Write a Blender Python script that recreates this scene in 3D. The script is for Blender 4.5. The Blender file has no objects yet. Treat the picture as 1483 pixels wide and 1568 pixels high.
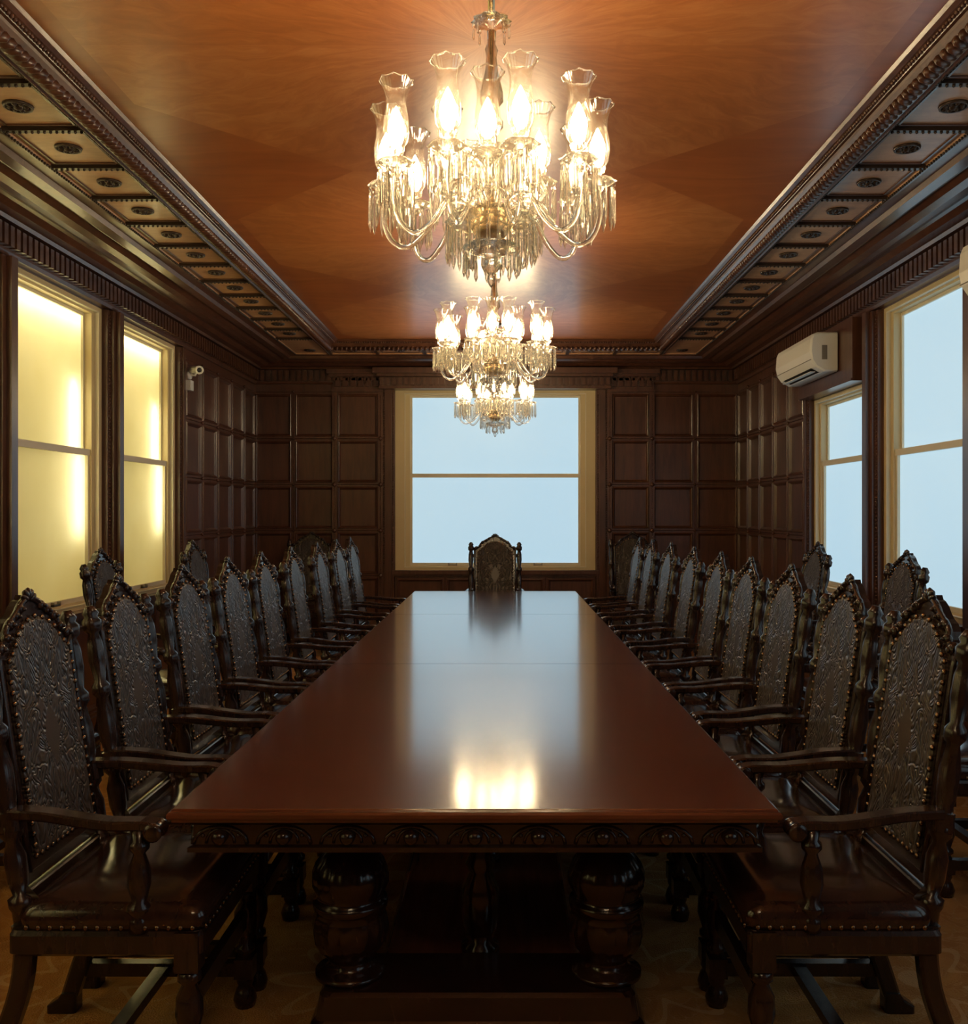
import bpy, bmesh, math, random
from mathutils import Vector, Matrix
random.seed(4)
PI=math.pi
# ---------------------------------------------------------------- materials
def newmat(name):
    m=bpy.data.materials.new(name); m.use_nodes=True
    nt=m.node_tree; nt.nodes.clear()
    out=nt.nodes.new('ShaderNodeOutputMaterial')
    return m,nt,out
def N(nt,t,**kw):
    n=nt.nodes.new(t)
    for k,v in kw.items():
        if k in n.inputs: n.inputs[k].default_value=v
        else: setattr(n,k,v)
    return n
def L(nt,a,b): nt.links.new(a,b)
def mth(nt,op,a,b=None,c=None):
    n=nt.nodes.new('ShaderNodeMath'); n.operation=op
    for i,x in enumerate((a,b,c)):
        if x is None: continue
        if isinstance(x,(int,float)): n.inputs[i].default_value=x
        else: nt.links.new(x,n.inputs[i])
    return n.outputs[0]
def ramp(nt,fac,stops):
    r=nt.nodes.new('ShaderNodeValToRGB')
    e=r.color_ramp.elements
    while len(e)<len(stops): e.new(0.5)
    for i,(p,c) in enumerate(stops):
        e[i].position=p; e[i].color=(*c,1)
    L(nt,fac,r.inputs[0]); return r.outputs[0]
def wood(name,c1,c2,rough=.3,coat=.3,scale=(5,5,.7),bump=.08,crough=.1,spec=.5,cior=1.5):
    m,nt,out=newmat(name)
    tc=N(nt,'ShaderNodeTexCoord'); mp=N(nt,'ShaderNodeMapping'); mp.inputs['Scale'].default_value=scale
    L(nt,tc.outputs['Object'],mp.inputs[0])
    no=N(nt,'ShaderNodeTexNoise',Scale=4.0,Detail=8.0,Roughness=.65,Distortion=.6); L(nt,mp.outputs[0],no.inputs['Vector'])
    no2=N(nt,'ShaderNodeTexNoise',Scale=1.3,Detail=2.0); L(nt,tc.outputs['Object'],no2.inputs['Vector'])
    f=mth(nt,'ADD',mth(nt,'MULTIPLY',no.outputs[0],.7),mth(nt,'MULTIPLY',no2.outputs[0],.3))
    col=ramp(nt,f,[(.35,c1),(.65,c2)])
    b=N(nt,'ShaderNodeBsdfPrincipled'); L(nt,col,b.inputs['Base Color'])
    b.inputs['Roughness'].default_value=rough; b.inputs['Coat Weight'].default_value=coat; b.inputs['Coat Roughness'].default_value=crough
    b.inputs['Specular IOR Level'].default_value=spec; b.inputs['Coat IOR'].default_value=cior
    if bump>0:
        bp=N(nt,'ShaderNodeBump',Strength=bump,Distance=.01); L(nt,no.outputs[0],bp.inputs['Height']); L(nt,bp.outputs[0],b.inputs['Normal'])
    L(nt,b.outputs[0],out.inputs[0]); return m
def plain(name,c,rough=.5,metal=0,emit=None,es=0,coat=0):
    m,nt,out=newmat(name)
    b=N(nt,'ShaderNodeBsdfPrincipled'); b.inputs['Base Color'].default_value=(*c,1); b.inputs['Roughness'].default_value=rough; b.inputs['Metallic'].default_value=metal
    b.inputs['Coat Weight'].default_value=coat
    tc=N(nt,'ShaderNodeTexCoord'); no=N(nt,'ShaderNodeTexNoise',Scale=30.0,Detail=3.0); L(nt,tc.outputs['Object'],no.inputs['Vector'])
    L(nt,mth(nt,'ADD',mth(nt,'MULTIPLY',no.outputs[0],.08),rough-.04),b.inputs['Roughness'])
    if emit: b.inputs['Emission Color'].default_value=(*emit,1); b.inputs['Emission Strength'].default_value=es
    L(nt,b.outputs[0],out.inputs[0]); return m

M_WALL=wood('mahogany_panelling',(.056,.021,.012),(.125,.047,.025),.32,.4,(5,5,.6),.05,.24)
M_CORN=wood('mahogany_cornice',(.050,.019,.011),(.125,.048,.024),.30,.35,(3,3,3),.05,.2)
M_COFF=wood('mahogany_coffer_field',(.36,.18,.09),(.52,.28,.14),.4,.2,(2,6,2),.03)
M_DARK=wood('dark_carved_wood',(.013,.0065,.0055),(.038,.016,.011),.20,.35,(6,6,2),.05)
M_CHAIR=wood('chair_dark_wood',(.015,.009,.008),(.042,.020,.014),.24,.3,(8,8,2),.06)
M_TOP=wood('table_polished_mahogany',(.090,.025,.012),(.165,.046,.022),.26,1.0,(.7,8,3),.02,.125,.4,1.62)
M_BASE=wood('table_base_mahogany',(.20,.060,.028),(.32,.10,.045),.16,.5,(7,.6,3),.012,.06)

def ceiling_mat():
    m,nt,out=newmat('ceiling_flame_mahogany')
    tc=N(nt,'ShaderNodeTexCoord'); sp=N(nt,'ShaderNodeSeparateXYZ'); L(nt,tc.outputs['Object'],sp.inputs[0])
    x=mth(nt,'ADD',sp.outputs[0],.07); y=sp.outputs[1]
    yy=mth(nt,'SUBTRACT',mth(nt,'FLOORED_MODULO',mth(nt,'SUBTRACT',y,2.3),2.7),1.35)
    ax=mth(nt,'ABSOLUTE',x); ay=mth(nt,'ABSOLUTE',yy)
    ins=mth(nt,'MULTIPLY',mth(nt,'LESS_THAN',ax,1.52),mth(nt,'LESS_THAN',mth(nt,'ADD',ax,ay),2.05))
    low=N(nt,'ShaderNodeTexNoise',Scale=1.6,Detail=3.0); L(nt,tc.outputs['Object'],low.inputs['Vector'])
    warp=mth(nt,'MULTIPLY',mth(nt,'SUBTRACT',low.outputs[0],.5),2.6)
    ang=mth(nt,'ARCTAN2',yy,x); r=mth(nt,'SQRT',mth(nt,'ADD',mth(nt,'MULTIPLY',x,x),mth(nt,'MULTIPLY',yy,yy)))
    q=mth(nt,'PINGPONG',ang,PI/4)
    par=mth(nt,'FLOORED_MODULO',mth(nt,'FLOOR',mth(nt,'DIVIDE',ang,PI/4)),2.0)
    cv=N(nt,'ShaderNodeCombineXYZ'); L(nt,mth(nt,'ADD',mth(nt,'MULTIPLY',q,7),warp),cv.inputs[0]); L(nt,mth(nt,'MULTIPLY',r,2.4),cv.inputs[1])
    n1=N(nt,'ShaderNodeTexNoise',Scale=2.0,Detail=6.0,Roughness=.6,Distortion=1.2); L(nt,cv.outputs[0],n1.inputs['Vector'])
    cv2=N(nt,'ShaderNodeCombineXYZ'); L(nt,mth(nt,'MULTIPLY',x,.8),cv2.inputs[0]); L(nt,mth(nt,'ADD',mth(nt,'MULTIPLY',y,7),warp),cv2.inputs[1])
    n2=N(nt,'ShaderNodeTexNoise',Scale=1.6,Detail=7.0,Roughness=.6,Distortion=.4); L(nt,cv2.outputs[0],n2.inputs['Vector'])
    f1=mth(nt,'ADD',n1.outputs[0],mth(nt,'MULTIPLY',mth(nt,'SUBTRACT',par,.5),.12))
    c1=ramp(nt,f1,[(.3,(.38,.118,.029)),(.5,(.45,.150,.039)),(.75,(.54,.21,.066))])
    c2=ramp(nt,n2.outputs[0],[(.3,(.31,.082,.017)),(.7,(.42,.125,.030))])
    mx=N(nt,'ShaderNodeMix',data_type='RGBA'); L(nt,ins,mx.inputs[0]); L(nt,c2,mx.inputs[6]); L(nt,c1,mx.inputs[7])
    b=N(nt,'ShaderNodeBsdfPrincipled'); L(nt,mx.outputs[2],b.inputs['Base Color']); b.inputs['Roughness'].default_value=.36
    b.inputs['Coat Weight'].default_value=.6; b.inputs['Coat Roughness'].default_value=.22
    L(nt,b.outputs[0],out.inputs[0]); return m
M_CEIL=ceiling_mat()

def carpet_mat():
    m,nt,out=newmat('patterned_carpet')
    tc=N(nt,'ShaderNodeTexCoord'); sp=N(nt,'ShaderNodeSeparateXYZ'); L(nt,tc.outputs['Object'],sp.inputs[0])
    px=mth(nt,'SUBTRACT',mth(nt,'FLOORED_MODULO',sp.outputs[0],.9),.45); py=mth(nt,'SUBTRACT',mth(nt,'FLOORED_MODULO',sp.outputs[1],.9),.45)
    rr=mth(nt,'SQRT',mth(nt,'ADD',mth(nt,'MULTIPLY',px,px),mth(nt,'MULTIPLY',py,py))); an=mth(nt,'ARCTAN2',py,px)
    pet=mth(nt,'ADD',.22,mth(nt,'MULTIPLY',mth(nt,'COSINE',mth(nt,'MULTIPLY',an,8)),.07))
    ringd=mth(nt,'ABSOLUTE',mth(nt,'SUBTRACT',rr,pet))
    motif=mth(nt,'LESS_THAN',ringd,.018); core=mth(nt,'LESS_THAN',rr,.06)
    n=N(nt,'ShaderNodeTexNoise',Scale=4.0,Detail=2.0,Distortion=2.5); L(nt,tc.outputs['Object'],n.inputs['Vector'])
    vine=mth(nt,'LESS_THAN',mth(nt,'ABSOLUTE',mth(nt,'SUBTRACT',n.outputs[0],.5)),.012)
    k=mth(nt,'MAXIMUM',mth(nt,'MAXIMUM',motif,core),mth(nt,'MULTIPLY',vine,.5))
    base=ramp(nt,n.outputs[0],[(.35,(.44,.20,.050)),(.65,(.54,.27,.072))])
    mx=N(nt,'ShaderNodeMix',data_type='RGBA'); L(nt,mth(nt,'MULTIPLY',k,.45),mx.inputs[0]); L(nt,base,mx.inputs[6]); mx.inputs[7].default_value=(.74,.50,.25,1)
    fine=N(nt,'ShaderNodeTexNoise',Scale=160.0,Detail=3.0); L(nt,tc.outputs['Object'],fine.inputs['Vector'])
    b=N(nt,'ShaderNodeBsdfPrincipled'); L(nt,mx.outputs[2],b.inputs['Base Color']); b.inputs['Roughness'].default_value=1.0; b.inputs['Specular IOR Level'].default_value=.0
    b.inputs['Sheen Weight'].default_value=.1
    bp=N(nt,'ShaderNodeBump',Strength=.9,Distance=.01); L(nt,fine.outputs[0],bp.inputs['Height']); L(nt,bp.outputs[0],b.inputs['Normal'])
    L(nt,b.outputs[0],out.inputs[0]); return m
M_CARPET=carpet_mat()

def emboss_mat():
    m,nt,out=newmat('embossed_leather')
    tc=N(nt,'ShaderNodeTexCoord'); sp=N(nt,'ShaderNodeSeparateXYZ'); L(nt,tc.outputs['Object'],sp.inputs[0])
    ax=mth(nt,'ABSOLUTE',sp.outputs[0])
    cv=N(nt,'ShaderNodeCombineXYZ'); L(nt,mth(nt,'MULTIPLY',ax,1.6),cv.inputs[0]); L(nt,mth(nt,'MULTIPLY',sp.outputs[2],.85),cv.inputs[2])
    n=N(nt,'ShaderNodeTexNoise',Scale=10.0,Detail=1.0,Distortion=2.0); L(nt,cv.outputs[0],n.inputs['Vector'])
    s=mth(nt,'ABSOLUTE',mth(nt,'SINE',mth(nt,'MULTIPLY',n.outputs[0],24)))
    dz=mth(nt,'ABSOLUTE',mth(nt,'SUBTRACT',sp.outputs[2],.90))
    dd=mth(nt,'ADD',mth(nt,'MULTIPLY',ax,22),mth(nt,'MULTIPLY',dz,11))
    loz=mth(nt,'LESS_THAN',dd,1.0)
    h=mth(nt,'MAXIMUM',s,loz)
    col=ramp(nt,h,[(.0,(.018,.013,.010)),(.9,(.080,.059,.044))])
    b=N(nt,'ShaderNodeBsdfPrincipled'); L(nt,col,b.inputs['Base Color']); b.inputs['Roughness'].default_value=.34
    bp=N(nt,'ShaderNodeBump',Strength=.8,Distance=.006); L(nt,h,bp.inputs['Height']); L(nt,bp.outputs[0],b.inputs['Normal'])
    L(nt,b.outputs[0],out.inputs[0]); return m
M_EMB=emboss_mat()
M_SEAT=wood('dark_seat_leather',(.022,.010,.008),(.048,.021,.014),.16,.3,(6,6,6),.04)
M_BRASS=plain('aged_brass_stud',(.26,.18,.11),.25,1)
M_CREAM=plain('cream_window_paint',(.62,.50,.28),.45)
M_CREAM2=plain('cream_sash_paint',(.74,.67,.50),.45)
M_WHITE=plain('white_plastic',(.88,.86,.80),.35)
M_BLACK=plain('black_plastic',(.01,.01,.01),.4)
M_GREY=plain('grey_label',(.25,.22,.18),.4)
M_METAL=plain('sash_lift_metal',(.4,.38,.33),.3,1)
M_ROSE=plain('bronze_rosette',(.05,.03,.02),.3,.3)
M_BRASSG=plain('polished_gilt_metal',(.75,.60,.38),.2,1)
PANE=.95
def pane_blue():
    m,nt,out=newmat('daylit_frosted_glass')
    tc=N(nt,'ShaderNodeTexCoord'); n=N(nt,'ShaderNodeTexNoise',Scale=.7,Detail=1.0); L(nt,tc.outputs['Object'],n.inputs['Vector'])
    col=ramp(nt,n.outputs[0],[(.3,(.40,.59,.71)),(.7,(.44,.61,.70))])
    b=N(nt,'ShaderNodeBsdfPrincipled'); b.inputs['Base Color'].default_value=(.2,.25,.3,1); b.inputs['Roughness'].default_value=.5
    L(nt,col,b.inputs['Emission Color']); b.inputs['Emission Strength'].default_value=PANE
    L(nt,b.outputs[0],out.inputs[0]); return m
M_PANE=pane_blue()
def pane_trans():
    m,nt,out=newmat('frosted_glass_translucent')
    tc=N(nt,'ShaderNodeTexCoord'); n=N(nt,'ShaderNodeTexNoise',Scale=3.0,Detail=2.0); L(nt,tc.outputs['Object'],n.inputs['Vector'])
    col=ramp(nt,n.outputs[0],[(.3,(.82,.79,.58)),(.7,(.86,.84,.66))])
    t=N(nt,'ShaderNodeBsdfTranslucent'); L(nt,col,t.inputs[0])
    g=N(nt,'ShaderNodeBsdfGlossy',Roughness=.3); mx=N(nt,'ShaderNodeMixShader'); mx.inputs[0].default_value=.04
    L(nt,t.outputs[0],mx.inputs[1]); L(nt,g.outputs[0],mx.inputs[2]); L(nt,mx.outputs[0],out.inputs[0]); return m
M_TRANS=pane_trans()
M_BACKP=plain('glow_backing',(.6,.54,.31),.6,0,(.95,.83,.42),.33)  # added weak glow behind the left panes, stands in for light bouncing in box
M_TUBE=plain('fluorescent_tube',(.9,.9,.8),.4,0,(1,.93,.64),19)
BULB=76
M_BULB=plain('lit_candle_bulb',(1,.9,.7),.4,0,(1,.77,.46),BULB)
def glassy(name,tr,glass=False):
    m,nt,out=newmat(name)
    t=N(nt,'ShaderNodeBsdfTransparent'); t.inputs[0].default_value=(1,.99,.97,1)
    if glass:
        g=N(nt,'ShaderNodeBsdfGlass',Roughness=.01,IOR=1.5); g.inputs[0].default_value=(.97,.96,.93,1)
    else:
        g=N(nt,'ShaderNodeBsdfGlossy',Roughness=.06); g.inputs[0].default_value=(1,.98,.94,1)
    tl=N(nt,'ShaderNodeBsdfTranslucent'); tl.inputs[0].default_value=(1,.92,.75,1)
    fr=N(nt,'ShaderNodeLayerWeight',Blend=.35)
    mx=N(nt,'ShaderNodeMixShader'); 
    L(nt,mth(nt,'ADD',mth(nt,'MULTIPLY',fr.outputs['Facing'],1-tr),.06 if not glass else .55),mx.inputs[0])
    L(nt,t.outputs[0],mx.inputs[1]); L(nt,g.outputs[0],mx.inputs[2])
    mx2=N(nt,'ShaderNodeMixShader')
    if glass: mx2.inputs[0].default_value=.04
    else:
        tc=N(nt,'ShaderNodeTexCoord'); vo=N(nt,'ShaderNodeTexVoronoi',Scale=45.0); L(nt,tc.outputs['Object'],vo.inputs['Vector'])
        L(nt,mth(nt,'ADD',mth(nt,'MULTIPLY',mth(nt,'LESS_THAN',vo.outputs['Distance'],.35),.025),.014),mx2.inputs[0])
    L(nt,mx.outputs[0],mx2.inputs[1]); L(nt,tl.outputs[0],mx2.inputs[2])
    L(nt,mx2.outputs[0],out.inputs[0]); return m
M_SHADE=glassy('etched_glass_shade',.35)
M_CRYS=glassy('cut_crystal',.3,True)

# ---------------------------------------------------------------- mesh builder
class MB:
    def __init__(s,tf=None): s.v=[];s.f=[];s.m=[];s.s=[];s.tf=tf
    def add(s,vf,mat=0,smooth=False,tf=None):
        o=len(s.v); tf=tf or s.tf
        for p in vf[0]:
            p=tf(p) if tf else p
            s.v.append((p[0],p[1],p[2]))
        for f in vf[1]:
            s.f.append([i+o for i in f]); s.m.append(mat); s.s.append(smooth)
    def box(s,x0,x1,y0,y1,z0,z1,mat=0,tf=None):
        v=[(x,y,z) for z in(z0,z1) for y in(y0,y1) for x in(x0,x1)]
        s.add((v,[(0,1,3,2),(4,6,7,5),(0,4,5,1),(2,3,7,6),(0,2,6,4),(1,5,7,3)]),mat,False,tf)
    def mesh(s,name,mats):
        me=bpy.data.meshes.new(name); me.from_pydata(s.v,[],s.f)
        for m in mats: me.materials.append(m)
        me.polygons.foreach_set('material_index',s.m); me.polygons.foreach_set('use_smooth',s.s)
        bm=bmesh.new(); bm.from_mesh(me); bmesh.ops.recalc_face_normals(bm,faces=bm.faces); bm.to_mesh(me); bm.free()
        me.update(); return me
    def obj(s,name,mats,loc=(0,0,0)):
        me=s.mesh(name,mats); o=bpy.data.objects.new(name,me); bpy.context.scene.collection.objects.link(o); o.location=loc; return o
def loft(rings,cap=True,closed=True):
    n=len(rings[0]); v=[p for r in rings for p in r]; f=[]
    for i in range(len(rings)-1):
        for j in range(n if closed else n-1):
            k=(j+1)%n; f.append((i*n+j,i*n+k,(i+1)*n+k,(i+1)*n+j))
    if cap: f.append(tuple(range(n))[::-1]); f.append(tuple((len(rings)-1)*n+j for j in range(n)))
    return v,f
def lathe(p0,p1,prof,n=12,flute=None,cap=True):
    p0=Vector(p0);p1=Vector(p1);d=(p1-p0);a=d.normalized()
    u=a.orthogonal().normalized() if abs(a.z)<.9 else Vector((1,0,0)).cross(a).normalized().cross(a)*-1
    w=a.cross(u); rings=[]
    for k,(t,r) in enumerate(prof):
        ring=[]
        for j in range(n):
            th=2*PI*j/n; rr=r*(flute(t,th) if flute else 1)
            ring.append(p0+d*t+(u*math.cos(th)+w*math.sin(th))*rr)
        rings.append(ring)
    return loft(rings,cap)
def ell(c,rx,ry,rz,n=8,m=5,M=None):
    rings=[]
    for i in range(m+1):
        ph=PI*i/m; s_=max(math.sin(ph),.02); ring=[]
        for j in range(n):
            th=2*PI*j/n; p=Vector((rx*s_*math.cos(th),ry*s_*math.sin(th),rz*math.cos(ph)))
            if M: p=M@p
            ring.append(p+Vector(c))
        rings.append(ring)
    return loft(rings)
def catmull(pts,k=5):
    P=[Vector(p) for p in pts]; P=[P[0]*2-P[1]]+P+[P[-1]*2-P[-2]]; o=[]
    for i in range(1,len(P)-2):
        for j in range(k):
            t=j/k; a,b,c,d=P[i-1:i+3]
            o.append(.5*((2*b)+(-a+c)*t+(2*a-5*b+4*c-d)*t*t+(-a+3*b-3*c+d)*t**3))
    o.append(P[-2]); return o
def tube(path,r,n=6,rect=None,side=None):
    path=[Vector(p) for p in path]; rings=[]
    for i,p in enumerate(path):
        t=(path[min(i+1,len(path)-1)]-path[max(i-1,0)]).normalized()
        s_=Vector(side) if side else t.orthogonal()
        if not side and rings: s_=prev
        s_=(s_-t*s_.dot(t)).normalized(); prev=s_; u=t.cross(s_)
        if rect:
            a,b=rect[0]/2,rect[1]/2; c=min(a,b)*.35
            q=[(a,b-c),(a-c,b),(-a+c,b),(-a,b-c),(-a,-b+c),(-a+c,-b),(a-c,-b),(a,-b+c)]
            rings.append([p+s_*x+u*y for x,y in q])
        else:
            rr=r[i] if isinstance(r,(list,tuple)) else r
            rings.append([p+(s_*math.cos(2*PI*j/n)+u*math.sin(2*PI*j/n))*rr for j in range(n)])
    return loft(rings)
def rrect(x0,x1,y0,y1,z,r,n=4):
    o=[]
    for cx,cy,a in((x1-r,y1-r,0),(x0+r,y1-r,PI/2),(x0+r,y0+r,PI),(x1-r,y0+r,1.5*PI)):
        for i in range(n+1): o.append((cx+r*math.cos(a+PI/2*i/n),cy+r*math.sin(a+PI/2*i/n),z))
    return o
def rectring(x0,x1,y0,y1,w): return [(x0,y0,w),(x1,y0,w),(x1,y1,w),(x0,y1,w)]

# ---------------------------------------------------------------- room dimensions
XC=-.07; XL=-2.84; XR=2.70; YF=-3.6; YB=11.0; ZC=3.28
TL=lambda p:(XL+p[2],p[0],p[1])
TR=lambda p:(XR-p[2],p[0],p[1])
TB=lambda p:(p[0],YB-p[2],p[1])
TF=lambda p:(p[0],YF+p[2],p[1])
SIDE=[(-.56,.72),(.98,2.26),(2.52,3.80),(4.06,5.34),(5.60,6.88),(7.14,8.42)]  # leading openings are out of view, added to light the near chairs
BW=(-1.22,1.055)
V0,V1=.86,2.96

mb=MB(); mb.box(XL-.3,XR+.3,YF-.3,YB+.3,-.1,0); mb.obj('floor',[M_CARPET])
mb=MB(); mb.box(XL-.3,XR+.3,YF-.3,YB+.3,ZC,ZC+.12); mb.obj('ceiling',[M_CEIL])

def cell(mb,u0,u1,v0,v1,mat=0):
    prof=[(.0015,-.01),(.0015,.028),(.004,.0305),(.024,.0305),(.027,.040),(.034,.044),(.041,.040),(.046,.030),(.052,.022),(.055,.015),(.060,.0145)]
    k=min(1,min(u1-u0,v1-v0)/.20)
    mb.add(loft([rectring(u0+i*k,u1-i*k,v0+i*k,v1-i*k,w) for i,w in prof]),mat)
def knob(mb,u,v,w=.03,r=.016,mat=0):
    mb.add(ell((u,v,w+.006),r,r,.014,8,4),mat,True)
def beads(mb,u,v0,v1,w,r=.010,sp=.026,mat=0):
    n=int((v1-v0)/sp)
    for i in range(n):
        mb.add(ell((u,v0+(i+.5)*sp,w),r,r,r,6,4),mat,True)
ROWS=[.12,.80,1.31,1.83,2.35,2.88]
def wall(name,tf,u0,u1,openings,cols,vtop=V1):
    mb=MB(tf); T=-.14
    edges=[u0]+[e for o in openings for e in o]+[u1]
    for i in range(0,len(edges),2): mb.box(edges[i],edges[i+1],0,ZC,T,0)
    for a,b in openings:
        mb.box(a,b,0,V0,T,0); mb.box(a,b,vtop,ZC,T,0)
        n=max(1,round((b-a)/.55)); 
        for k in range(n): cell(mb,a+(b-a)*k/n,a+(b-a)*(k+1)/n,.14,V0-.07)
        mb.box(a-.03,b+.03,V0-.045,V0,0,.075)
        mb.box(a-.02,b+.02,V0-.07,V0-.045,0,.045)
    for c0,c1 in zip(cols[:-1],cols[1:]):
        if any(c0<o[1]-.01 and c1>o[0]+.01 for o in openings): continue
        for r0,r1 in zip(ROWS[:-1],ROWS[1:]):
            cell(mb,c0,c1,r0,r1)
        mb.box(c0,c1,2.88,2.965,0,.03)
    for c in cols:
        if any(o[0]-.02<c<o[1]+.02 for o in openings): continue
        for r in ROWS[1:]: knob(mb,c,r)
        for r0,r1 in zip(ROWS[1:-1],ROWS[2:]): beads(mb,c,r0+.04,r1-.04,.03,.006,.02)
    return mb
def posts(mb,openings,ends=.13):
    for i,(a,b) in enumerate(openings):
        lo=openings[i-1][1] if i>0 else a-ends
        sp=[(lo,a)]
        if i==len(openings)-1: sp.append((b,b+ends))
        for p,q in sp:
            mb.box(p+.004,q-.004,V0,V1,0,.03); 
            if q-p>.2:
                mb.box(p+.05,q-.05,V0,V1,0,.055); mb.box((p+q)/2-.035,(p+q)/2+.035,V0,V1,0,.085)
                for uu in(p+.03,q-.03): beads(mb,uu,V0+.02,V1-.02,.032,.010,.027)
            else:
                mb.box(p+.05,q-.03,V0,V1,0,.05); beads(mb,(p+.028),V0+.02,V1-.02,.032,.010,.027)
sc=[8.55+.49*i for i in range(6)]
for nm,tf in(('wall_left',TL),('wall_right',TR)):
    mb=wall(nm,tf,YF-.14,YB+.14,SIDE,[YF+.03+.575*i for i in range(6)]+sc); posts(mb,SIDE)
    if tf is TR:
        for i in(3,5):
            a,b=SIDE[i]; mb.box(a+.001,b-.001,2.51,2.96,-.13,.12); mb.box(a+.001,b-.001,2.49,2.51,-.13,.13)
    mb.obj(nm,[M_WALL])
mb=wall('wall_back',TB,XL,XR,[BW],[-2.82,-2.37,-1.89,-1.39],2.90)
for c0,c1 in((1.22,1.68),(1.68,2.18),(2.18,2.68)):
    for r0,r1 in zip(ROWS[:-1],ROWS[1:]): cell(mb,c0,c1,r0,r1)
    mb.box(c0,c1,2.88,2.965,0,.03)
for c in(1.68,2.18):
    for r in ROWS[1:]: knob(mb,c,r)
for p0,p1 in((-1.90,-1.38),(1.21,1.69)):
    for k in(p0,p1):
        mb.box(k-.028,k+.028,.0,2.88,0,.06)
        for r in ROWS[1:-1]: knob(mb,k,r,.06,.026)
        beads(mb,k,.2,2.85,.06,.007,.022)
    mb.box(p0-.03,p1+.03,2.875,2.90,0,.085); mb.box(p0-.02,p1+.02,2.90,3.04,0,.07)
    mb.box(p0-.05,p1+.05,3.04,3.07,0,.14); mb.box(p0-.07,p1+.07,3.07,3.12,0,.18)
    n=6
    for i in range(n):
        u=p0+(p1-p0)*(i+.5)/n; mb.box(u-.028,u+.028,2.935,3.03,.07,.105)
for a,b in((-1.36,-1.225),(1.06,1.19)):
    mb.box(a,b,0,2.9,0,.05); mb.box(a+.03,b-.03,0,2.9,0,.075)
    beads(mb,a+.016,.9,2.88,.052,.009,.026); beads(mb,b-.016,.9,2.88,.052,.009,.026)
mb.box(-1.38,1.21,2.90,2.93,0,.20); mb.box(-1.38,1.21,2.93,3.03,0,.16); mb.box(-1.40,1.23,3.03,3.06,0,.24); mb.box(-1.44,1.27,3.06,3.12,0,.30)
for i in range(38):
    u=-1.35+i*(2.53/37); mb.box(u-.02,u+.02,2.94,3.02,.16,.195)
mb.obj('wall_back',[M_WALL])
mb=MB(TF); mb.box(XL,XR,0,ZC,-.14,0)
for i in range(11):
    for r0,r1 in zip(ROWS[:-1],ROWS[1:]): cell(mb,XL+.02+.5*i,XL+.52+.5*i,r0,r1)
mb.obj('wall_front',[M_WALL])
for nm,tf,a,b in(('baseboard_left',TL,YF,YB),('baseboard_right',TR,YF,YB),('baseboard_back',TB,XL+.08,XR-.08),('baseboard_front',TF,XL+.08,XR-.08)):
    mb=MB(tf); mb.box(a,b,0,.12,0,.055); mb.box(a,b,.12,.145,0,.042); mb.obj(nm,[M_WALL])

# ---------------------------------------------------------------- cornice etc
def rect(w,z): return [(XL+w,YF+w,z),(XR-w,YF+w,z),(XR-w,YB-w,z),(XL+w,YB-w,z)]
mb=MB()
prof=[(0,2.966),(.05,2.966),(.062,2.985),(.062,3.125),(.125,3.125),(.135,3.145),(.20,3.15),(.235,3.175),(.26,3.18),(.30,3.165),(.35,3.162),(.40,3.172),(.44,3.195),(.46,3.20),(.47,3.18),(.54,3.178),(.55,3.205),(.60,3.21),(.62,3.21)]
mb.add(loft([rect(w,z) for w,z in prof],False),0)
def dent(tf,a,b):
    n=int((b-a)/.068)
    for i in range(n):
        u=a+(i+.5)*(b-a)/n; mb.box(u-.021,u+.021,3.0,3.115,.062,.105,0,tf)
dent(TL,YF+.1,YB-.1); dent(TR,YF+.1,YB-.1); dent(TB,XL+.1,XR-.1)
mb.obj('trim_1',[M_CORN])
mb=MB()
mb.add(loft([rect(w,z) for w,z in[(.62,3.21),(.625,3.225),(.99,3.225),(.995,3.21),(1.01,3.21)]],False),0)
def rosette(mb,x,y):
    z=3.222; g=.84
    mb.add(ell((x,y,z),.028*g,.028*g,.018,8,4),1,True)
    for k in range(8):
        a=2*PI*k/8; M=Matrix.Rotation(a,3,'Z')
        mb.add(ell((x+.042*g*math.cos(a),y+.042*g*math.sin(a),z),.022*g,.015*g,.013,6,4,M),1,True)
    mb.add(lathe((x,y,3.226),(x,y,3.214),[(0,.074*g),(1,.070*g),(1,.060*g),(0.2,.056*g)],16),1,True)
def frame4(mb,x0,x1,y0,y1):
    t=.010
    for a in((x0,x1,y0,y0+t),(x0,x1,y1-t,y1),(x0,x0+t,y0,y1),(x1-t,x1,y0,y1)): mb.box(a[0],a[1],a[2],a[3],3.218,3.226,2)
def beadrow(mb,x0,y0,x1,y1,z=3.204,r=.008,sp=.026,mat=1):
    d=math.hypot(x1-x0,y1-y0); n=max(1,int(d/sp))
    for i in range(n):
        t=(i+.5)/n; mb.add(ell((x0+(x1-x0)*t,y0+(y1-y0)*t,z),r,r,r,6,3),mat,True)
ys=[4.06-.235+.47*k for k in range(-16,13)]; ys=[y for y in ys if YF+.9<y<YB-1.0]
for side in(-1,1):
    xa,xb=(XL+.63,XL+.985) if side<0 else (XR-.985,XR-.63)
    for y in ys:
        mb.box(xa-.01,xb+.01,y-.017,y+.017,3.206,3.226,1); beadrow(mb,xa,y,xb,y)
    for xx in(xa-.004,xb+.004): beadrow(mb,xx,ys[0],xx,YB-.63,3.206,.008)
    for y0,y1 in zip(ys[:-1],ys[1:]):
        rosette(mb,(xa+xb)/2,(y0+y1)/2); frame4(mb,xa+.020,xb-.020,y0+.035,y1-.035)
nx=7; x0=XL+1.0; x1=XR-1.0
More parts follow.
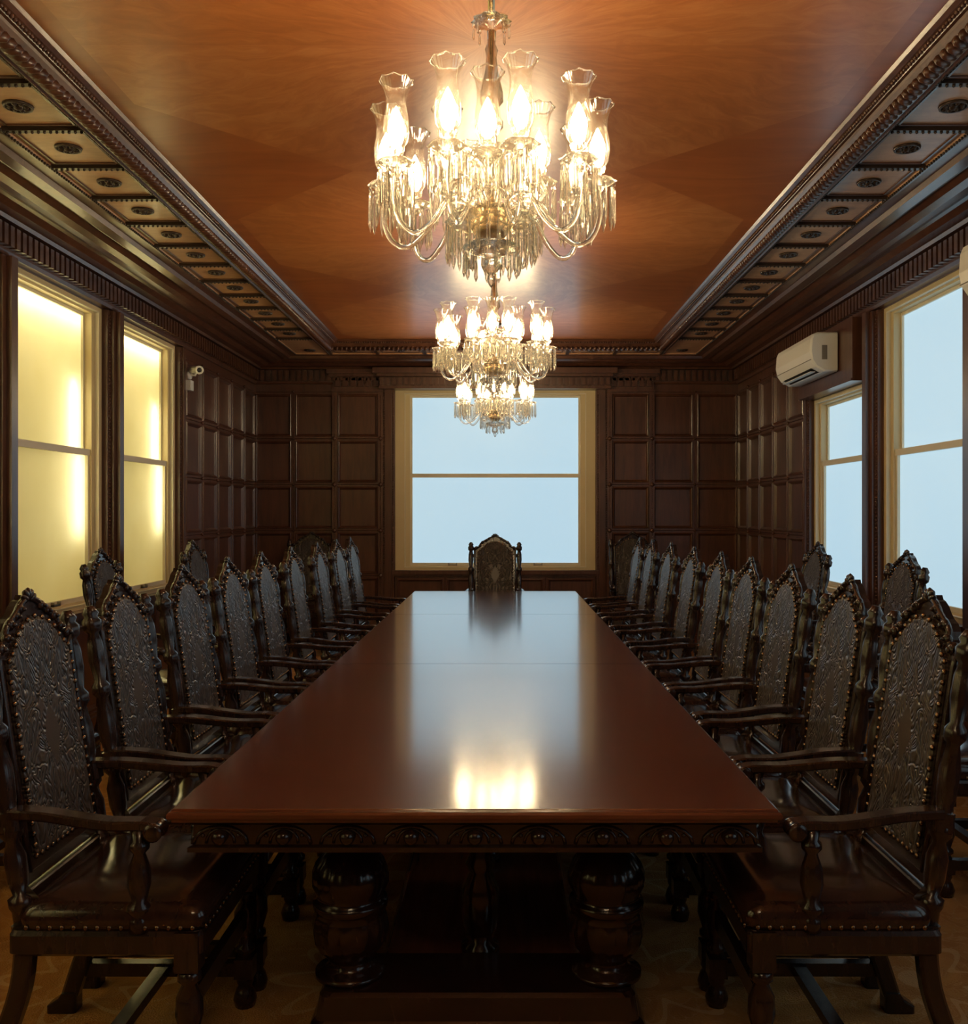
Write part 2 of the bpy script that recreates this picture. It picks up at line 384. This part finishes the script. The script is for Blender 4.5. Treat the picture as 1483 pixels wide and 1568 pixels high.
for k in range(nx+1):
    x=x0+(x1-x0)*k/nx; mb.box(x-.017,x+.017,YB-.985,YB-.63,3.206,3.226,1)
    if k<nx:
        rosette(mb,x0+(x1-x0)*(k+.5)/nx,YB-.81); frame4(mb,x+.05,x+(x1-x0)/nx-.05,YB-.955,YB-.66)
for x in(XL+.81,XR-.81): rosette(mb,x,YB-.81)
mb.obj('trim_2',[M_COFF,M_ROSE,M_CORN])
mb=MB()
prof=[(1.0,3.212),(1.0,3.192),(1.012,3.186),(1.02,3.192),(1.035,3.190),(1.05,3.196),(1.075,3.212),(1.095,3.235),(1.10,3.245),(1.115,3.245),(1.12,3.252),(1.14,3.255),(1.155,3.266),(1.165,3.279)]
mb.add(loft([rect(w,z) for w,z in prof],False),0,False)
def along(w,fn,sp):
    a,b,c,d=XL+w,XR-w,YF+w,YB-w
    for (p,q,ang) in(((a,c),(a,d),PI/2),((b,c),(b,d),PI/2),((a,d),(b,d),0),((a,c),(b,c),0)):
        dd=math.hypot(q[0]-p[0],q[1]-p[1]); n=int(dd/sp)
        for i in range(n):
            t=(i+.5)/n; fn(p[0]+(q[0]-p[0])*t,p[1]+(q[1]-p[1])*t,ang)
along(1.062,lambda x,y,a:mb.add(ell((x,y,3.198),.015,.046,.024,6,4,Matrix.Rotation(a+.4,3,'Z')),0,True),.048)
along(1.128,lambda x,y,a:mb.add(ell((x,y,3.250),.009,.009,.009,6,3),0,True),.024)
mb.obj('trim_3',[M_CORN])

# ---------------------------------------------------------------- windows
def window(name,tf,u0,u1,v0,v1,kind,fw=.06,fw2=.05):
    mb=MB(tf)
    mats=[M_CREAM,M_CREAM2,M_PANE if kind=='blue' else M_TRANS,M_METAL,M_BACKP,M_TUBE,M_WALL]
    vt=v1
    def fr2(a,b,c,d,t,tb,w0,w1,m):
        mb.box(a,a+t,c,d,w0,w1,m); mb.box(b-t,b,c,d,w0,w1,m); mb.box(a+t,b-t,c,c+tb,w0,w1,m); mb.box(a+t,b-t,d-tb,d,w0,w1,m)
    tb=.03
    fr2(u0,u1,v0,vt,fw,tb,-.13,-.01,0)
    fr2(u0+fw,u1-fw,v0+tb,vt-tb,fw2,.02,-.13,-.035,0)
    fr2(u0+fw-.006,u0+fw+.006+(u1-u0-2*fw),v0+tb,vt-tb,.008,.006,-.04,-.004,1)
    a,b,c,d=u0+fw+fw2,u1-fw-fw2,v0+tb+.02,vt-tb-.02
    vm=1.935
    fr2(a,b,vm-.02,d,.022,.022,-.115,-.085,1); fr2(a,b,c,vm+.02,.026,.03,-.085,-.05,1)
    mb.box(a,b,vm-.022,vm+.022,-.086,-.045,1)
    mb.add(([(a,vm,-.1),(b,vm,-.1),(b,d,-.1),(a,d,-.1)],[(0,1,2,3)]),2); mb.add(([(a,c,-.07),(b,c,-.07),(b,vm,-.07),(a,vm,-.07)],[(0,1,2,3)]),2)
    for q in((.25,.75) if b-a>1.5 else (.5,)):
        uu=a+(b-a)*q; mb.box(uu-.05,uu+.05,c+.004,c+.014,-.052,-.03,3); mb.box(uu-.05,uu-.04,c,c+.03,-.052,-.03,3); mb.box(uu+.04,uu+.05,c,c+.03,-.052,-.03,3)
    if kind=='lit':
        mb.box(u0,u1,v0,v1,-.46,-.45,4)
        mb.box(u0-.01,u0,v0,v1,-.46,-.13,0); mb.box(u1,u1+.01,v0,v1,-.46,-.13,0); mb.box(u0,u1,v0-.01,v0,-.46,-.13,0); mb.box(u0,u1,v1,v1+.01,-.46,-.13,0)
        ut=u1-.24
        mb.add(lathe((ut,1.36,-.18),(ut,2.42,-.18),[(0,.014),(1,.014)],8),5,True)
        mb.add(lathe((u0+.1,2.88,-.19),(u1-.1,2.88,-.19),[(0,.014),(1,.014)],8),5,True)
        for v in(1.345,2.435): mb.box(ut-.02,ut+.02,v-.015,v+.015,-.20,-.16,3)
    else:
        mb.box(u0,u1,v0,v1,-.14,-.131,0)
    return mb.obj(name,mats)
k=1
for i,(a,b) in enumerate(SIDE):
    window('window_%d'%k,TL,a,b,V0,V1,'lit'); k+=1
for i,(a,b) in enumerate(SIDE):
    window('window_%d'%k,TR,a,b,V0,V1-(.471 if i in(3,5) else 0),'blue'); k+=1
window('window_%d'%k,TB,BW[0],BW[1],V0,2.90,'blue',.11,.055)

# ---------------------------------------------------------------- conference table
def table():
    mb=MB(); x0,x1,y0,y1=XC-.765,XC+.765,2.40,9.07
    pr=[(.06,.744),(.02,.744),(.010,.747),(.010,.752),(.003,.755),(0,.760),(0,.768),(.004,.773),(.008,.774),(.010,.778),(.014,.780)]
    mb.add(loft([rectring(x0+i,x1-i,y0+i,y1-i,z) for i,z in pr]),0)
    for ysm in(4.72,7.0): mb.box(x0+.015,x1-.015,ysm,ysm+.003,.7790,.7803,1)
    ix=.040
    ap=[(ix+.006,.744),(ix+.006,.734),(ix+.012,.728),(ix+.012,.678),(ix,.674),(ix,.662),(ix+.02,.656)]
    mb.add(loft([rectring(x0+i,x1-i,y0+i,y1-i,z) for i,z in ap]),1)
    def arcade(fn,length,n):
        sp=length/n
        for i in range(n):
            c=(i+.5)*sp
            mb.add(ell(fn(c,.700,-.002),.020,.020,.020,14,8),1,True)
            pts=[fn(c+.068*math.cos(PI*q/8),.680+.044*math.sin(PI*q/8),-.010) for q in range(9)]
            mb.add(tube(pts,.005,5),1,True)
            pts=[fn(c+.036*math.cos(PI*q/8),.682+.036*math.sin(PI*q/8),-.011) for q in range(9)]
            mb.add(tube(pts,.004,5),1,True)
            for q in range(1,6):
                a=PI*q/6; mb.add(ell(fn(c+.052*math.cos(a),.681+.040*math.sin(a),-.012),.006,.006,.006,6,3),1,True)
    W=x1-x0-2*ix; Ln=y1-y0-2*ix
    arcade(lambda c,z,w:(x0+ix+c,y0+ix-w,z),W,9); arcade(lambda c,z,w:(x0+ix+c,y1-ix+w,z),W,9)
    arcade(lambda c,z,w:(x0+ix-w,y0+ix+c,z),Ln,42); arcade(lambda c,z,w:(x1-ix+w,y0+ix+c,z),Ln,42)
    def fl(t,th):
        if .50<t<.80: return 1+.08*abs(math.cos(th*8))-.03
        if .12<t<.40: return 1+.035*math.cos(th*12)
        return 1
    cup=[(0,.10),(.03,.10),(.04,.075),(.08,.06),(.11,.062),(.15,.085),(.22,.103),(.30,.108),(.36,.103),(.40,.098),(.41,.106),(.44,.108),(.46,.106),(.47,.096),(.50,.098),(.56,.106),(.62,.106),(.68,.096),(.74,.075),(.79,.048),(.81,.045),(.83,.06),(.86,.062),(.88,.05),(.91,.05),(.94,.075),(1,.08)]
    for y in [2.80,4.9,6.6,8.67]:
        for sx in(-.37,.37):
            mb.add(lathe((XC+sx,y,.19),(XC+sx,y,.66),cup,48 if y<5 else 24,fl),1,True)
        mb.add(loft([rrect(XC-.47+i,XC+.47-i,y-.16+i,y+.16-i,z,.03) for i,z in[(.01,0),(0,.01),(0,.09),(.01,.11),(.02,.12),(.03,.18),(.04,.19)]]),1)
        mb.box(XC-.60,XC+.60,y-.05,y+.05,.61,.657,1)
    mb.add(loft([rectring(XC-.31+i,XC+.31-i,2.9,8.6,z) for i,z in[(0,.02),(0,.10),(.01,.115),(.02,.12)]]),2)
    for y in(3.05,3.9,5.7,7.6):
        mb.add(lathe((XC,y,.12),(XC,y,.66),[(0,.06),(.08,.06),(.1,.04),(.2,.055),(.4,.06),(.5,.035),(.55,.05),(.6,.035),(.8,.055),(.9,.035),(.95,.055),(1,.055)],16),1,True)
    mb.obj('conference_table',[M_TOP,M_DARK,M_BASE])
table()

# ---------------------------------------------------------------- chairs
def chair_mesh():
    mb=MB(); lean=.115
    B=lambda x,s,dy=0:(x,-lean*s*(1+.25*s)+dy,.42+s*.950)
    turned=[(0,.026),(.10,.026),(.115,.032),(.14,.032),(.15,.018),(.20,.027),(.27,.028),(.32,.016),(.34,.029),(.37,.029),(.39,.016),(.46,.025),(.55,.027),(.63,.016),(.65,.028),(.68,.028),(.70,.017),(.78,.026),(.85,.024),(.89,.016),(.905,.028),(.94,.030),(.955,.02),(.97,.026),(1,.012)]
    for sx in(-1,1):
        leg=catmull([(sx*.235,-.115,0),(sx*.235,-.07,.14),(sx*.24,-.015,.30),(sx*.24,0,.44)],4)
        mb.add(tube(leg,0,rect=(.045,.05),side=(1,0,0)),0)
        mb.add(lathe(B(sx*.24,0),B(sx*.24,.84),turned,10),0,True)
        for s_ in (.0,.30): mb.add(tube([B(sx*.24,s_),B(sx*.24,s_+.05)],0,rect=(.055,.055),side=(1,0,0)),0)
        arm=catmull([(sx*.245,-.035,.750),(sx*.255,.06,.748),(sx*.265,.15,.738),(sx*.27,.23,.730),(sx*.27,.31,.730),(sx*.27,.345,.724)],4)
        mb.add(tube(arm,0,rect=(.054,.025),side=(1,0,0)),0,False)
        mb.add(lathe((sx*.27-.032,.342,.714),(sx*.27+.032,.342,.714),[(0,.015),(0.05,.024),(.2,.024),(.25,.021),(.75,.021),(.8,.024),(.95,.024),(1,.015)],14),0,True)
        mb.add(lathe((sx*.27,.300,.46),(sx*.27,.300,.72),[(0,.026),(.12,.026),(.15,.018),(.2,.030),(.24,.030),(.28,.018),(.45,.030),(.6,.028),(.75,.015),(.8,.026),(.85,.026),(.88,.018),(1,.024)],12),0,True)
        mb.add(lathe((sx*.262,.425,0),(sx*.262,.425,.42),[(0,.03),(.06,.036),(.12,.028),(.15,.020),(.18,.026),(.24,.026)],12),0,True)
        mb.box(sx*.262-.028,sx*.262+.028,.397,.453,.09,.15,0)
        mb.add(lathe((sx*.262,.425,.15),(sx*.262,.425,.36),[(0,.026),(.06,.02),(.1,.03),(.16,.03),(.2,.02),(.45,.036),(.65,.034),(.82,.018),(.87,.030),(.94,.030),(1,.022)],12),0,True)
        mb.box(sx*.262-.03,sx*.262+.03,.395,.455,.36,.46,0)
        mb.box(sx*.25-.017,sx*.25+.017,-.08,.40,.10,.14,0)
        mb.add(loft([rrect(sx*.235-.03,sx*.235+.03,-.165+i,-.075,z,.012) for i,z in((0,0),(0,.02),(.03,.04),(.045,.06))]),0)
        mb.add(([(sx*.245,-.02,.47),(sx*.245,.09,.47),(sx*.245,-.03,.60)],[(0,1,2)]),1)
    mb.box(-.25,.25,.16,.20,.105,.135,0)
    mb.box(-.245,.245,.412,.438,.25,.30,0)
    mb.add(loft([rrect(-.285+i,.285-i,-.03+i,.465-i,z,.02) for i,z in((.012,.395),(0,.405),(0,.450),(.006,.462))]),0)
    mb.add(loft([rrect(-.283+i,.283-i,-.005+i,.468-i,z,.04,5) for i,z in((.004,.460),(-.004,.475),(-.004,.497),(.004,.516),(.025,.532),(.065,.544),(.12,.550),(.18,.553))]),2,True)
    for i in range(19):
        x=-.27+.03*i; mb.add(ell((x,.470,.472),.007,.005,.007,6,4),3,True)
    for sx in(-1,1):
        for i in range(15): mb.add(ell((sx*.286,.02+.03*i,.472),.005,.007,.007,6,4),3,True)
    half=[(.203,.17),(.203,.735),(.206,.768),(.190,.790),(.166,.788),(.152,.800),(.146,.822),(.122,.842),(.096,.852),(.074,.866),(.052,.884),(.028,.896),(.012,.900),(0,.912)]
    outl=half+[(-x,s) for x,s in half[::-1][1:]]
    mb.add(loft([[B(x,s,-.024) for x,s in outl],[B(x,s,.010) for x,s in outl]]),0)
    hin=[(.178,.205),(.178,.715),(.170,.742),(.148,.758),(.126,.780),(.104,.808),(.076,.826),(.042,.842),(0,.850)]
    inn=hin+[(-x,s) for x,s in hin[::-1][1:]]
    sc_=lambda k:[(x*k,.5+(s-.5)*(1-(1-k)*.5)) for x,s in inn]
    mb.add(loft([[B(x,s,.008) for x,s in inn],[B(x,s,.018) for x,s in inn],[B(x,s,.022) for x,s in sc_(.94)]]),1,False)
    mb.add(loft([[B(x,s,-.022) for x,s in inn],[B(x,s,-.032) for x,s in sc_(.96)]]),1,False)
    rim=catmull([B(x,s,.008) for x,s in outl],2); mb.add(tube(rim,.010,6),0,True)
    for sx in(-1,1):
        for (x,s,r) in((.19,.778,.018),(.152,.803,.014),(.124,.838,.017),(.088,.858,.013),(.060,.876,.015)):
            mb.add(ell(B(sx*x,s,.012),r,.014,r,8,5),0,True)
            mb.add(ell(B(sx*x,s,.024),r*.45,.008,r*.45,6,4),0,True)
        mb.add(tube(catmull([B(sx*.13,.842,.012),B(sx*.09,.866,.014),B(sx*.045,.892,.014),B(sx*.012,.905,.012)],3),.007,6),0,True)
    for a in(-60,-30,0,30,60):
        r=math.radians(a); p=B(.024*math.sin(r),.892+.024*math.cos(r),.012)
        mb.add(ell(p,.009,.011,.018,6,4,Matrix.Rotation(r,3,'Y')),0,True)
    P=inn+[inn[0]]
    for (xa,sa),(xb,sb) in zip(P[:-1],P[1:]):
        d=math.hypot(xb-xa,sb-sa); n=max(1,round(d/.030))
        for i in range(n):
            t=i/n; mb.add(ell(B(xa+(xb-xa)*t,sa+(sb-sa)*t,.019),.008,.007,.008,6,4),3,True)
    for s_ in(.155,.70):
        mb.add(tube([B(-.24,s_,-.004),B(.24,s_,-.004)],0,rect=(.035,.024),side=(0,0,1)),0)
    mb.add(tube([B(-.24,.10,-.004),B(.24,.10,-.004)],0,rect=(.05,.024),side=(0,0,1)),0)
    return mb.mesh('carved_armchair',[M_CHAIR,M_EMB,M_SEAT,M_BRASS])
CH=chair_mesh()
def chair(x,y,ang):
    o=bpy.data.objects.new('carved_armchair',CH); bpy.context.scene.collection.objects.link(o)
    o.location=(x,y,0); o.rotation_euler=(0,0,math.radians(ang))
D=[2.73,3.35,4.04,4.69,5.34,6.10,6.93,7.75,8.48]
for d in D:
    chair(-1.214+random.uniform(-.008,0),d+random.uniform(-.005,.005),-90+random.uniform(-1.2,1.2))
    chair(1.084+random.uniform(0,.008),d+random.uniform(-.005,.005),90+random.uniform(-1.2,1.2))
chair(XC-.005,9.55,180)
for d in(4.15,5.82,7.55): chair(-2.30,d,-90)
for d in(4.10,5.50,7.05): chair(2.18,d,90)
chair(-2.12,10.62,180); chair(1.44,10.62,180)

# ---------------------------------------------------------------- chandeliers
def chand_mesh():
    mb=MB(tf=lambda p:(p[0],p[1],p[2]-ZC))
    def vl(pr,n=12,mat=0,x=0,y=0,fl=None):
        rings=[[(x+r*(fl(th) if fl else 1)*math.cos(th),y+r*(fl(th) if fl else 1)*math.sin(th),z) for th in [2*PI*j/n for j in range(n)]] for z,r in pr]
        mb.add(loft(rings,cap=True),mat,True)
    def prism(x,y,z,l,r=.007):
        a=random.random()*PI; rings=[]
        mb.add(ell((x,y,z-.008),.006,.006,.007,6,3),0)
        for zz,rr in((z-.016,.001),(z-.024,r*.75),(z-.016-l*.8,r),(z-.016-l,.001)):
            rings.append([(x+rr*math.cos(a+k*PI/3),y+rr*math.sin(a+k*PI/3),zz) for k in range(6)])
        mb.add(loft(rings),0)
    sc=lambda th:1+.08*math.cos(th*10)
    vl([(3.28,.075),(3.265,.078),(3.25,.05),(3.235,.02),(3.225,.015)],16,1)
    vl([(3.225,.011),(3.17,.010),(3.165,.022),(3.15,.026),(3.135,.020),(3.13,.011),(3.06,.011)],12,1)
    vl([(3.065,.02),(3.045,.052),(3.038,.060),(3.032,.052),(3.02,.02),(3.01,.014)],20,0,fl=sc)
    vl([(3.01,.014),(2.97,.012),(2.95,.02),(2.93,.015),(2.88,.020),(2.82,.034),(2.79,.036),(2.77,.020),(2.75,.02),(2.73,.035),(2.71,.035),(2.69,.018)],14,0,fl=lambda th:1+.06*math.cos(th*7))
    vl([(3.01,.006),(2.47,.006)],6,1)
    vl([(2.70,.016),(2.66,.018),(2.65,.05),(2.64,.075),(2.632,.05),(2.60,.02),(2.56,.030),(2.52,.045),(2.49,.03),(2.47,.03),(2.455,.05)],16,0)
    vl([(2.46,.06),(2.44,.075),(2.425,.13),(2.42,.142),(2.412,.13),(2.39,.06),(2.36,.03)],20,0,fl=lambda th:1+.04*math.cos(th*10))
    vl([(2.47,.045),(2.45,.055),(2.40,.055),(2.38,.04)],14,1)
    vl([(2.36,.03),(2.345,.085),(2.338,.09),(2.33,.08),(2.31,.02),(2.295,.02),(2.28,.03),(2.265,.022),(2.255,.008),(2.24,.013),(2.225,.009),(2.215,.001)],16,0)
    for k in range(28):
        a=2*PI*k/28; prism(.137*math.cos(a),.137*math.sin(a),2.415,.11)
    for k in range(14):
        a=2*PI*k/14; prism(.085*math.cos(a),.085*math.sin(a),2.335,.07); 
    for k in range(12):
        a=2*PI*k/12; prism(.070*math.cos(a),.070*math.sin(a),2.635,.10)
    for k in range(8):
        a=2*PI*k/8; prism(.055*math.cos(a),.055*math.sin(a),3.035,.035,.005)
    def light(R,a,zc,np=11):
        x,y=R*math.cos(a),R*math.sin(a)
        vl([(zc-.03,.008),(zc-.015,.018),(zc-.005,.03),(zc+.005,.052),(zc+.009,.056),(zc+.011,.048),(zc+.008,.018)],16,0,x,y,sc)
        for k in range(np):
            b=2*PI*k/np+a; prism(x+.050*math.cos(b),y+.050*math.sin(b),zc+.004,.125,.0075)
        for k in range(4):
            b=2*PI*k/4+a; prism(x+.025*math.cos(b),y+.025*math.sin(b),zc-.01,.07,.006)
        vl([(zc+.008,.012),(zc+.03,.012),(zc+.035,.022),(zc+.05,.026),(zc+.055,.014),(zc+.065,.013)],12,0,x,y)
        vl([(zc+.055,.011),(zc+.068,.014),(zc+.085,.021),(zc+.105,.025),(zc+.125,.022),(zc+.148,.013),(zc+.165,.005),(zc+.172,.001)],10,2,x,y)
        n=24; pr=[(.052,.017),(.056,.025),(.07,.034),(.10,.038),(.13,.037),(.16,.031),(.19,.030),(.215,.035),(.235,.043),(.245,.049)]
        rings=[]
        for dz,r in pr:
            q=max(0,(dz-.2)/.045)
            rings.append([(x+r*(1+.03*q*math.cos(8*th))*math.cos(th),y+r*(1+.03*q*math.cos(8*th))*math.sin(th),zc+dz+.003*q*math.cos(8*th)) for th in [2*PI*j/n for j in range(n)]])
        mb.add(loft(rings,cap=False),3,True)
        rim=rings[-1]+[rings[-1][0]]; mb.add(tube(rim,.0020,4),0,True)
    def arm(a,pts):
        c,s=math.cos(a),math.sin(a)
        p=catmull([(r*c,r*s,z) for r,z in pts],4); mb.add(tube(p,.0085,7),0,True)
    for k in range(10):
        a=2*PI*(k+.5)/10+PI/2
        arm(a,[(.05,2.45),(.10,2.485),(.155,2.465),(.20,2.395),(.26,2.345),(.31,2.365),(.335,2.43),(.33,2.52)])
        light(.328,a,2.53)
        arm(a,[(.05,2.50),(.09,2.56),(.14,2.56),(.165,2.51),(.14,2.475)])
    for k in range(3):
        a=2*PI*k/3-PI/2
        arm(a,[(.02,2.55),(.06,2.50),(.12,2.47),(.165,2.50),(.17,2.56)])
        light(.17,a,2.56,8)
    return mb.mesh('crystal_chandelier',[M_CRYS,M_BRASSG,M_BULB,M_SHADE])
CM=chand_mesh()
for y in(0.0,3.0,6.0,9.0):  # the one above the camera is unseen, added as fill for near chairs
    o=bpy.data.objects.new('crystal_chandelier',CM); bpy.context.scene.collection.objects.link(o); o.location=(XC+.035*(1-(y-3)/6),y,ZC); o.rotation_euler=(0,0,math.radians(-3))

# ---------------------------------------------------------------- air conditioners, security camera
def aircon(u0,u1,w0=.132,z0=2.60):
    mb=MB(TR)
    pr=[(w0,.0),(w0+.10,.0),(w0+.165,.035),(w0+.20,.085),(w0+.212,.15),(w0+.205,.25),(w0+.19,.285),(w0+.15,.30),(w0,.30)]
    rings=[]
    for u,k in((u0,.93),(u0+.012,1),(u1-.012,1),(u1,.93)):
        rings.append([(u,z0+.15+(z-.15)*k,w0+(w-w0)*k) for w,z in pr])
    mb.add(loft(rings),0,False)
    mb.add(([(u0+.10,z0+.004,w0+.110),(u1-.10,z0+.004,w0+.110),(u1-.10,z0+.036,w0+.172),(u0+.10,z0+.036,w0+.172)],[(0,1,2,3)]),1)
    mb.box(u0+.10,u1-.10,z0+.006,z0+.012,w0+.14,w0+.178,0)
    mb.box(u0+.01,u1-.01,z0+.088,z0+.092,w0+.19,w0+.207,2)
    mb.box(u0-.003,u0+.004,z0+.09,z0+.20,w0+.08,w0+.12,2)
    for i in range(8): mb.box(u0+.05,u1-.05,z0+.3,z0+.304,w0+.02+.018*i,w0+.028+.018*i,2)
    mb.obj('air_conditioner',[M_WHITE,M_BLACK,M_GREY])
aircon(7.42,8.36); aircon(4.12,5.01)
def seccam():
    mb=MB()
    x,y,z=XL+.045,8.62,2.74
    mb.add(lathe((x-.015,y,z),(x+.02,y,z),[(0,.04),(1,.038)],14),0,True)
    mb.add(tube([(x+.02,y,z),(x+.06,y-.01,z-.005),(x+.075,y-.02,z+.03)],.011,8),0,True)
    mb.add(lathe((x+.02,y+.0,z+.045),(x+.14,y-.13,z+.025),[(0,.024),(.04,.032),(.85,.034),(.9,.038),(1,.036),(1,.026),(.96,.024)],16),0,True)
    mb.add(lathe((x+.132,y-.122,z+.026),(x+.137,y-.127,z+.0255),[(0,.024),(1,.020)],12),1,True)
    mb.box(x-.012,x+.03,y-.045,y+.045,z-.14,z-.05,0)
    mb.obj('security_camera',[M_WHITE,M_BLACK])
seccam()

# ---------------------------------------------------------------- world + camera
w=bpy.data.worlds.new('world'); bpy.context.scene.world=w; w.use_nodes=True
w.node_tree.nodes['Background'].inputs[0].default_value=(.5,.6,.8,1); w.node_tree.nodes['Background'].inputs[1].default_value=.3
cam=bpy.data.cameras.new('camera'); co=bpy.data.objects.new('camera',cam); bpy.context.scene.collection.objects.link(co)
co.location=(0,0,1.52); co.rotation_euler=(PI/2,0,0)
cam.sensor_fit='HORIZONTAL'; cam.sensor_width=36; cam.lens=36; cam.shift_x=-.0192; cam.clip_start=.05
bpy.context.scene.camera=co
sc=bpy.context.scene
sc.view_settings.view_transform='Standard'
sc.view_settings.look='None'
sc.view_settings.exposure=0.15
